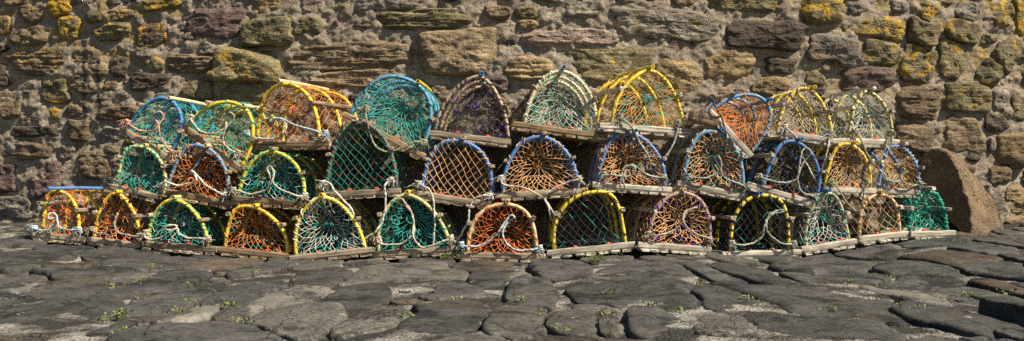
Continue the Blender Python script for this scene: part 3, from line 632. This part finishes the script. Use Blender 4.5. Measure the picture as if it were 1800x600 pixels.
pot('T9', (1369,227), (1465,242), (1371,1461), (1418,153), P_YEL, (.46, .38, .25), BLACK, 'r', 2.0, W_PALE, R_WHITE, [(1381,224),(1396,236),(1405,257),(1412,278),(1423,299),(1435,319),(1441,305),(1450,281),(1456,257),(1459,234)],
    'tan-netted yellow-hooped lobster pot tied with purple twine, second from the right on top', wrap=(.16, .06, .36), ridge=(P_YEL, .02), depth=.5)
pot('T10', (1465,243), (1583,245), (1494,1570), (1529,159), P_PALE, (.50, .54, .44), TEAL, 'r', 1.9, W_PALE, R_OLIV, [(1504,233),(1513,245),(1522,266),(1534,287),(1549,302),(1563,319),(1558,300),(1555,280),(1557,258),(1566,234)],
    'grey-green-netted lobster pot with a beaded cream hoop, right end of the top tier', wrap=BLACK, ridge=None, depth=.52)

def plank_mesh(L, w, t, r, seg=7):
    """a worn board along x, w deep (y), t tall (z)"""
    b = .22; prof = [(-.5 + b * .5, -.5), (.5 - b * .5, -.5), (.5, -.5 + b), (.5, .5 - b), (.5 - b * .5, .5), (-.5 + b * .5, .5), (-.5, .5 - b), (-.5, -.5 + b)]
    V = []; Fs = []; k = 8
    for i in range(seg + 1):
        x = (i / seg - .5) * L; e = 1 - .12 * (i in (0, seg)) * r.random()
        dy, dz = r.uniform(-.05, .05) * w, r.uniform(-.06, .06) * t
        if i == 0 or i == seg: x += r.uniform(-.008, .008)
        for a, c in prof: V.append((x + (r.uniform(-.004, .004)), a * w * e + dy, c * t * e * r.uniform(.93, 1.03) + dz))
    for i in range(seg):
        for j in range(k): Fs.append((i * k + j, i * k + (j + 1) % k, (i + 1) * k + (j + 1) % k, (i + 1) * k + j))
    Fs.append(tuple(range(k))[::-1]); Fs.append(tuple(range(seg * k, seg * k + k)))
    return np.array(V), [f[::-1] for f in Fs]
def plank(name, parent, c, L, w, t, colr, r, rotz=0.0, roty=0.0):
    V, Fs = plank_mesh(L, w, t, r)
    v = r.uniform(.75, 1.2)
    o = mesh(name, V, Fs, M_WOOD, parent, False, tuple(q * v for q in colr))
    o.location = c; o.rotation_euler = (0, roty, rotz); return o

def build_pot(p):
    r = random.Random(p['key']); rg = np.random.default_rng(abs(hash(p['key'][1:])) % 1000 + ord(p['key'][0])) if False else np.random.default_rng(sum(map(ord, p['key'])) * 7)
    row = p['key'][0]; add = {'B': 0.0, 'M': .05, 'T': .09}[row] + r.uniform(-.015, .015)
    (xl, yl), (xr, yr) = p['rl'], p['rr']
    Wpx = math.hypot(xr - xl, yr - yl); dy = math.tan(math.radians(p['yaw'])) * Wpx / F * 5.6
    PL = on_curve(xl, yl, Yf, add + dy / 2); PR = on_curve(xr, yr, Yf, add - dy / 2)
    ex = (PR - PL).normalized(); ey = Vector((-ex.y, ex.x, 0)).normalized(); ez = ex.cross(ey).normalized()
    org = (PL + PR) / 2; W = (PR - PL).length
    cp = Vector((0, 0, CAMZ))
    def local(px, py, front=0.0):
        d = Vector(((px - CX) / F, 1, -(py - HY) / F)); o = org - ey * front
        t = (o - cp).dot(ey) / d.dot(ey); q = cp + d * t - org
        return q.dot(ex), q.dot(ez)
    slope = (yr - yl) / (xr - xl)
    fl = local(p['feet'][0], yl + (p['feet'][0] - xl) * slope)[0]; fr = local(p['feet'][1], yl + (p['feet'][1] - xl) * slope)[0]
    if abs(slope) > .35: fl, fr = -W / 2 + .035, W / 2 - .03
    ax, H = local(*p['apex']); hw = (fr - fl) / 2; hc = (fl + fr) / 2
    L = p['depth'] * (.9 if W < .42 else 1.0)
    # the pot stands at the middle of its base
    rail_h = .040; slat_t = .017
    e = empty('lobster_pot', label=p['label'], category='lobster pot', group='lobster pots stacked against the harbour wall')
    m = Matrix((ex, ey, ez)).transposed().to_4x4()
    base = org + ey * (L / 2) - ez * (rail_h + slat_t); m.translation = base
    e.matrix_world = m
    def to(v):                                   # pot-face coordinates (x, depth from the front, height above the rail top) -> the Empty's own
        v = np.asarray(v, float).reshape(-1, 3).copy(); v[:, 1] -= L / 2; v[:, 2] += rail_h + slat_t; return v
    wood = p['wood']
    plank('front_rail', e, to((0, .014, -rail_h / 2))[0], W, .030, rail_h, wood, r)
    plank('back_rail', e, to((0, L - .014, -rail_h / 2))[0], W, .030, rail_h, wood, r)
    ns = 7 if W > .45 else 6
    for k in range(ns):
        x = (-.5 + (k + .5) / ns) * (W - .03) + r.uniform(-.008, .008)
        plank('slat', e, to((x, L / 2 + r.uniform(-.012, .01), -rail_h - slat_t / 2 - .001))[0], L + .02, W / ns * r.uniform(.74, .93), slat_t, tuple(q * .9 for q in wood), r, math.pi / 2)
    # arch, by arc length
    a = np.linspace(math.pi, 0, 181); n = p['n']
    hx = hc + hw * np.sign(np.cos(a)) * np.abs(np.cos(a)) ** (2 / n); hz = H * np.abs(np.sin(a)) ** (2 / n)
    skew = (ax - hc)
    hx = hx + skew * (hz / H) ** 2 * .9 + .008 * np.sin(a * 3 + r.random() * 6)
    ln = np.concatenate([[0], np.cumsum(np.hypot(np.diff(hx), np.diff(hz)))]); per = ln[-1]
    def arch(t): return np.interp(np.asarray(t) * per, ln, hx), np.interp(np.asarray(t) * per, ln, hz)
    pr = .0124 if W > .42 else .0112
    hoops = []
    for k, (fy, sc) in enumerate(((.022, 1.0), (L * .52, .985), (L - .03, .97))):
        t = np.linspace(0, 1, 33); x, z = arch(t); x = hc + (x - hc) * sc; z = z * sc
        ydip = np.full_like(x, fy) + rg.normal(0, .002, len(x)) + r.uniform(-.02, .02) * (z / H) * (k > 0)
        P = np.stack([x, ydip, z - .008], 1)
        V, Fs = tube(to(P), pr, 8)
        hoops.append(mesh('hoop', V, Fs, M_PIPE, e, True, p['pipe']))
    if p['band']:                                # thick dark bindings around the front and middle hoops
        for k, fy in ((0, .022), (1, L * .52)):
            for t in np.linspace(.04, .96, 17):
                t2 = np.linspace(t - .009, t + .009, 4); x, z = arch(t2)
                V, Fs = tube(to(np.stack([x, np.full(4, fy), z - .008], 1)), pr * 1.16, 8)
                mesh('binding', V, Fs, M_ROPE, hoops[k], True, BLACK)
    # twine wound around the front hoop where the net is laced on
    wc_ = p['wrap'] if p['wrap'] is not None else p['net']
    nw = 9 if p['wrap'] is None else 16; A = []
    tt = np.linspace(.02, .98, nw * 8); x, z = arch(tt); dx, dz = np.gradient(x), np.gradient(z); lnn = np.hypot(dx, dz)
    nxn, nzn = -dz / lnn, dx / lnn; kn = np.arange(0, len(tt) + 20, 10); ph = np.cumsum(np.interp(np.arange(len(tt)), kn, rg.uniform(.25, 1.5, len(kn))))
    rad = pr + .0028
    P = np.stack([x + nxn * rad * np.cos(ph), .022 + rad * np.sin(ph), z - .008 + nzn * rad * np.cos(ph)], 1)
    keep = np.repeat(rg.random(len(P) // 6 + 1) < .85, 6)[:len(P) - 1]
    V, Fs = segs(to(P[:-1])[keep], to(P[1:])[keep], .0024 if p['wrap'] is None else .0032, 4)
    mesh('lacing', V, Fs, M_TWINE, hoops[0], True, wc_, kind='stuff')
    # ridge pole and side battens
    x, z = arch(.5 + r.uniform(-.03, .05))
    if p['ridge']:
        c, out = p['ridge']
        if row == 'B' and p['key'] == 'B1': x, z = arch(.5)
        P = np.array([[x, -.012 - out, z + .014], [x, L * .5, z + .012], [x, L * .98, z + .006]])
        V, Fs = tube(to(P), pr * 1.05, 10, hollow=.62)
        mesh('ridge_pole', V, Fs, M_PIPE, e, False, c)
    else:
        plank('ridge_pole', e, to((x, L / 2, z + .018))[0], L + .05, .03, .025, wood, r, math.pi / 2)
    for t in (.24, .77):
        x, z = arch(t + r.uniform(-.03, .03)); s = 1 if t > .5 else -1
        plank('side_batten', e, to((x + s * .018, L / 2 - .01, z + .004))[0], L + .02, .026, .024, tuple(q * .95 for q in wood), r, math.pi / 2, 0)
    # ---- nets
    strand = .0018 if p['net'] != BLACK else .0017
    def net(name, A, B, nodes, par, rad=strand):
        A = np.array(A); B = np.array(B); sel = rg.random(len(A)) < {'front_net': .10 if p['key'] not in ('B5', 'T6', 'T7') else .28, 'side_net': .03 if p['net'] != BLACK else 0}.get(name, 0)
        V, Fs = segs(to(A[~sel]), to(B[~sel]), rad, 4)
        o = mesh(name, V, Fs, M_TWINE, par, True, p['net'], kind='stuff')
        if len(nodes):
            V, Fs = knots(to(nodes), rad * 1.9); mesh('net_knots', V, Fs, M_TWINE, o, True, p['net'], kind='stuff')
        if sel.any():
            V, Fs = segs(to(A[sel]), to(B[sel]), rad * 1.15, 4); mesh('mended_mesh', V, Fs, M_TWINE, o, True, p['mend'], kind='stuff')
        return o
    # sides
    nu = int(per / .060); nv = int(L / .041); nodes = {}
    for j in range(nv + 1):
        for i in range(nu + 1):
            t = min(1, max(0, (i + .5 * (j % 2)) / nu)); x, z = arch(t); v = j / nv
            sag = 1 - .045 * math.sin(math.pi * ((v * 2) % 1)) ** 2
            nodes[i, j] = (hc + (x - hc) * sag * 1.02 + rg.normal(0, .0035), .022 + v * (L - .05) + rg.normal(0, .003), max(-.01, z * sag * 1.02 + rg.normal(0, .0035)))
    A, B = [], []
    for j in range(nv):
        for i in range(nu + 1):
            s = 1 if j % 2 else -1
            for i2 in (i, i + s):
                if (i2, j + 1) in nodes: A.append(nodes[i, j]); B.append(nodes[i2, j + 1])
    net('side_net', A, B, [], e, strand * .85)
    # ends: netting gathered to a knot, or a plain stretched diamond mesh
    def gathered(fy, depth, N, seed, sc=1.0):
        kx, kz = hc + skew * .4 + r.uniform(-.03, .03), H * r.uniform(.44, .6)
        bt = (fr - fl); tot = per + bt
        def rim(s):
            s = s % 1 * tot
            if s < per:
                x, z = arch(s / per); return float(x), float(z)
            return fr - (s - per), -.004
        rho = [1, .87, .74, .62, .51, .40]; nd = {}
        for j, q in enumerate(rho):
            for i in range(N):
                x, z = rim((i + .5 * (j % 2)) / N); jit = .010 * q * (1 - (q == 1))
                z -= .03 * math.sin(math.pi * q) * (1 if z > kz else .3)      # the net sags
                nd[i, j] = (kx + (x - kx) * q * sc + rg.normal(0, jit * .8), fy + depth * (1 - q) ** 1.3 + rg.normal(0, .003), kz + (z - kz) * q * sc + rg.normal(0, jit * .7))
        A, B = [], []
        for j in range(len(rho) - 1):
            for i in range(N):
                for i2 in ((i, i - 1) if j % 2 == 0 else (i, i + 1)):
                    A.append(nd[i, j]); B.append(nd[i2 % N, j + 1])
        for i in range(0, N, 2):                 # drawn together in long straight strands
            A.append(nd[i, len(rho) - 1]); B.append(nd[(i + 1) % N, len(rho) - 1]); A.append(nd[i, len(rho) - 1]); B.append((kx + rg.normal(0, .011), fy + depth + rg.normal(0, .008), kz + rg.normal(0, .011)))
        return A, B, [v for (i, j), v in nd.items() if 0 < j]
    def diamond(fy, depth, cell):
        A, B, N = [], [], []
        cy = cell * .62; off = r.random() * cell
        def inside(x, z):
            if z < -.004: return False
            u = np.interp(z, hz[:91], hx[:91]); w = np.interp(z, hz[90:][::-1], hx[90:][::-1]); return u <= x <= w and z <= H
        def warp(x, z):
            q = ((x - hc) / hw) ** 2 + ((z - H * .45) / (H * .6)) ** 2
            return (x + .006 * math.sin(z * 31 + 1) + .004 * math.sin(x * 40), fy + depth * max(0, 1 - q) + rg.normal(0, .002), z - .012 * max(0, 1 - q) * math.cos((x - hc) / hw * 1.5))
        nxx = int(2 * hw / cell) + 3; nz = int(H / cy) + 3
        for j in range(-1, nz):
            for i in range(-1, nxx):
                x = hc - hw - cell + (i + .5 * (j % 2)) * cell + off; z = j * cy * 1.0
                for s in (-.5, .5):
                    x2, z2 = x + s * cell, z + cy; a_, b_ = inside(x, z), inside(x2, z2)
                    if not (a_ or b_): continue
                    P0, P1 = (x, z), (x2, z2)
                    if not (a_ and b_):
                        lo, hi = (0, 1) if a_ else (1, 0)
                        for _ in range(12):
                            mid = (lo + hi) / 2
                            if inside(x + (x2 - x) * mid, z + (z2 - z) * mid): lo = mid
                            else: hi = mid
                        if a_: P1 = (x + (x2 - x) * lo, z + (z2 - z) * lo)
                        else: P0 = (x + (x2 - x) * lo, z + (z2 - z) * lo)
                    A.append(warp(*P0)); B.append(warp(*P1))
                if inside(x, z): N.append(warp(x, z))
        return A, B, N
    N = 2 * int((per + fr - fl) / .046 / 2)
    if p['style'] == 'r': net('front_net', *gathered(.012, .075, N, 1), e)
    else: net('front_net', *diamond(.010, .02, .051), e)
    A, B, _n = gathered(L - .03, -.03, 14 if row == 'T' else 8, 2, .97); net('back_net', A, B, [], e, strand * .75)
    if row == 'T' and r.random() < .4:
        A, B, _n = gathered(L * .52, .05, 15, 3, .96); net('inner_net', A, B, [], e)
    # frayed twine ends where the end netting is gathered
    if p['style'] == 'r':
        kx, kz = hc + skew * .4, H * .5; A, B = [], []
        for k in range(26):
            q = np.array([kx + rg.normal(0, .02), .07 + rg.normal(0, .015), kz + rg.normal(0, .02)]); A.append(q); B.append(q + rg.normal(0, .014, 3))
        V, Fs = segs(to(A), to(B), .003, 3); mesh('gathering_knot', V, Fs, M_TWINE, e, True, p['net'] if r.random() < .6 else p['mend'], kind='stuff')
    # red rubber ties on the floor rail
    for u in (-.16, .17):
        x = u * W + r.uniform(-.03, .03); s = r.uniform(-.4, .4)
        P = np.array([[x - .014, .016, .001], [x - .005, .012, .006], [x + .005, .016, .004], [x + .015, .012, .002 + .006 * s]])
        V, Fs = tube(to(P), [.004, .0055, .006, .004], 6); mesh('rubber_tie', V, Fs, M_RUBBER, e, False, (.75, .07, .02))
    # scraps of twine lying inside
    A, B = [], []
    for k in range(14):
        q = np.array([rg.uniform(fl, fr) * .9, rg.uniform(.02, .12), .006 + abs(rg.normal(0, .008))]); d = rg.normal(0, .022, 3); d[2] *= .3
        A.append(q); B.append(q + d)
    V, Fs = segs(to(A), to(B), .0024, 3); mesh('twine_scraps', V, Fs, M_TWINE, e, True, p['mend'], kind='stuff')
    # bridle rope
    if p['line']:
        pts = []
        nl = len(p['line'])
        for k, q in enumerate(p['line']):
            fo = .022 if 0 < k < nl - 1 else .006
            fo += .008 * math.sin(k * 1.9)
            x, z = local(q[0], q[1], fo); pts.append((x, -fo, z))
        P = smooth_line(pts, .007); P = P + np.stack([[.006 * fbm(k * .11, i_ * 7.3, sum(map(ord, p['key'])) * .37, 3) for k in range(len(P))] for i_ in range(3)], 1); rr_ = .0064 if W > .42 else .0059
        rad = rr_ * (1 + .16 * np.sin(np.arange(len(P)) * 1.5) + .08 * rg.normal(0, 1, len(P)))
        V, Fs = tube(to(P), rad, 7)
        rp = mesh('bridle_rope', V, Fs, M_ROPE, e, True, p['rope'])
        for q in (pts[0], pts[-1]):              # hitches at both ends, with frayed tails
            t = np.linspace(0, 1, 40); ang = t * 2 * math.pi * 3
            R_ = .017 + .003 * np.sin(ang * 2.3)
            C = np.stack([q[0] + R_ * np.cos(ang), .012 + R_ * np.sin(ang), q[2] - .018 + t * .036], 1)
            V1, F1 = tube(to(C), rr_ * 1.05, 6)
            A, B = [], []
            for k in range(24):
                s0 = np.array([q[0] + rg.normal(0, .012), -.008 + rg.normal(0, .008), q[2] + rg.normal(0, .010)]); d = np.array([rg.normal(0, .018), rg.normal(-.004, .008), rg.normal(-.016, .014)])
                A.append(s0); B.append(s0 + d)
            V2, F2 = segs(to(A), to(B), .0022, 3)
            V, Fs = join([(V1, F1), (V2, F2)])
            mesh('hitch', V, Fs, M_ROPE, rp, True, tuple(c * 1.05 for c in p['rope']))
    return e
for p in POTS: build_pot(p)

# a short timber wedged under the steeply tipped pot
V, Fs = plank_mesh(.21, .09, .085, random.Random(5), 6)
q = on_curve(1237, 209, Yf, .13)
o = mesh('timber_block', V, Fs, M_WOOD, None, False, (.27, .19, .11), label='short weathered timber block wedged under the steeply tipped lobster pot', category='timber')
o.location = q; o.rotation_euler = (0, math.radians(14), math.radians(-14))

# ------------------------------------------------------------------ the brown stone at the right
def bpt(px, py, Y): return Vector(((px - CX) / F * Y, Y, CAMZ - (py - HY) / F * Y))
ringA = [(1600,424,6.2),(1604,360,6.2),(1611,305,6.19),(1615,284,6.18),(1628,266,6.16),(1648,260,6.12),(1668,270,6.06),(1686,300,6.0),(1698,335,5.94),(1706,380,5.88),(1709,424,5.84)]
ringB = [(1640,424,6.75),(1640,360,6.74),(1640,300,6.70),(1642,285,6.66),(1652,268,6.58),(1664,262,6.48),(1690,280,6.38),(1716,312,6.30),(1740,348,6.24),(1758,386,6.20),(1768,424,6.18)]
rows_ = []
for t in np.linspace(0, 1, 18):
    b = t; rows_.append([bpt(*[a * (1 - b) + c * b for a, c in zip(p, q)]) for p, q in zip(ringA, ringB)])
def dense(L): 
    return [Vector(v) for v in smooth_line([tuple(q) for q in L], .035)]
mlen = 72
def resample(L, n):
    P = np.array([tuple(q) for q in dense(L)]); d = np.concatenate([[0], np.cumsum(np.linalg.norm(np.diff(P, axis=0), axis=1))]); s = np.linspace(0, d[-1], n)
    return np.stack([np.interp(s, d, P[:, k]) for k in range(3)], 1)
G = [resample(L, mlen) for L in rows_]
cA = G[0].mean(0); cA[2] = min(cA[2], .25)
face = []                                        # the flat shaded face, in rings towards its middle
for q in (.05, .15, .25, .35, .45, .55, .65, .74, .82, .89, .95): face.append(cA + (G[0] - cA) * q)
G = face + G
V = []; 
for gi, g in enumerate(G):
    for v in g:
        d = .022 * fbm(v[0] * 4, v[1] * 4, v[2] * 4, 4) + .014 * fbm(v[0] * 15, v[1] * 15, v[2] * 15, 4, .6)
        V.append((v[0] + d * .3, v[1] - d, v[2] + d * .2))
Fs = []
for i in range(len(G) - 1):
    for j in range(mlen - 1): Fs.append((i * mlen + j, i * mlen + j + 1, (i + 1) * mlen + j + 1, (i + 1) * mlen + j))
Fs.append(tuple(range(mlen))); Fs.append(tuple(range((len(G) - 1) * mlen, len(G) * mlen))[::-1])
V = np.array(V); org = np.array([V[:, 0].mean(), V[:, 1].mean(), V[:, 2].min()])
o = mesh('boulder', V - org, Fs, M_BOULDER, None, True, label='large pitted brown boulder with a rounded top leaning against the wall', category='boulder'); o.location = org

# ------------------------------------------------------------------ weeds
def leaves(P, n, spread, h, rg, size=.0055):
    V, Fs = [], []
    for k in range(n):
        c = np.array([P[0] + rg.normal(0, spread), P[1] + rg.normal(0, spread * .7), P[2] + abs(rg.normal(h * .5, h * .35))])
        u = rg.normal(0, 1, 3); u /= np.linalg.norm(u); w = np.cross(u, rg.normal(0, 1, 3)); w /= np.linalg.norm(w); s = size * rg.uniform(.6, 1.4); o = len(V)
        nrm = np.cross(u, w) * s * .3
        V += [c - u * s * 1.3, c + w * s * .7 + nrm, c + u * s * 1.3, c - w * s * .7 + nrm]; Fs.append((o, o + 1, o + 2, o + 3))
    return V, Fs
wrg = np.random.default_rng(3)
for px, py, n, sp, h, lab in [(935,457,230,.045,.055,'bushy green weed growing against the rail of the orange pot'), (1050,466,110,.035,.03,'low green weed growing in front of the black-netted yellow-hooped pot'),
                              (785,463,110,.045,.03,'small green weed where the hanging rope touches the ground'), (1086,455,70,.03,.03,'small weed close under the right end of a pale rail'),
                              (1540,432,110,.06,.025,'yellowish weed in the paving in front of the brown-netted pot'), (210,572,45,.022,.02,'green weed between dark paving stones at the lower left')]:
    q = on_ground(px, py); V, Fs = leaves(np.array([0, 0, .03]), int(n * 1.4), sp, h, wrg)
    root = empty('weed', label=lab, category='weed', group='weeds in the paving'); root.location = q
    mesh('leaves', V, Fs, M_LEAF, root, False)
    A = []; B = []
    for k in range(14): A.append((0, 0, 0)); B.append((wrg.normal(0, sp * .8), wrg.normal(0, sp * .6), h * wrg.uniform(.5, 1.2) + .02))
    V, Fs = segs(A, B, .0012, 3); mesh('stems', V, Fs, M_LEAF, root, False)
V, Fs = [], []
for px, py in [(195,516),(180,580),(207,597),(253,503),(279,452),(271,479),(328,510),(334,541),(308,560),(400,550),(447,488),(502,510),(429,578),(807,538),(917,540),(952,567),(978,590),(1058,565),(1143,549),(1069,525),(1190,560),
               (717,572),(1053,474),(1210,449),(1321,538),(1233,508),(1585,547),(1605,556),(1695,532),(1772,527),(1567,499),(1548,514),(1493,509),(1470,437),(1460,560),(640,500),(240,540),(150,545),(1330,470),(60,480)]:
    q = on_ground(px, py); v, f = leaves(np.array([q.x, q.y, q.z + .022]), int(wrg.uniform(12, 36)), wrg.uniform(.010, .026), .020, wrg, .0050)
    o = len(V); V += v; Fs += [tuple(i + o for i in t) for t in f]
mesh('ground_cover', V, Fs, M_LEAF, None, False, kind='stuff', label='tiny green weeds in the joints between the paving stones', category='weeds')
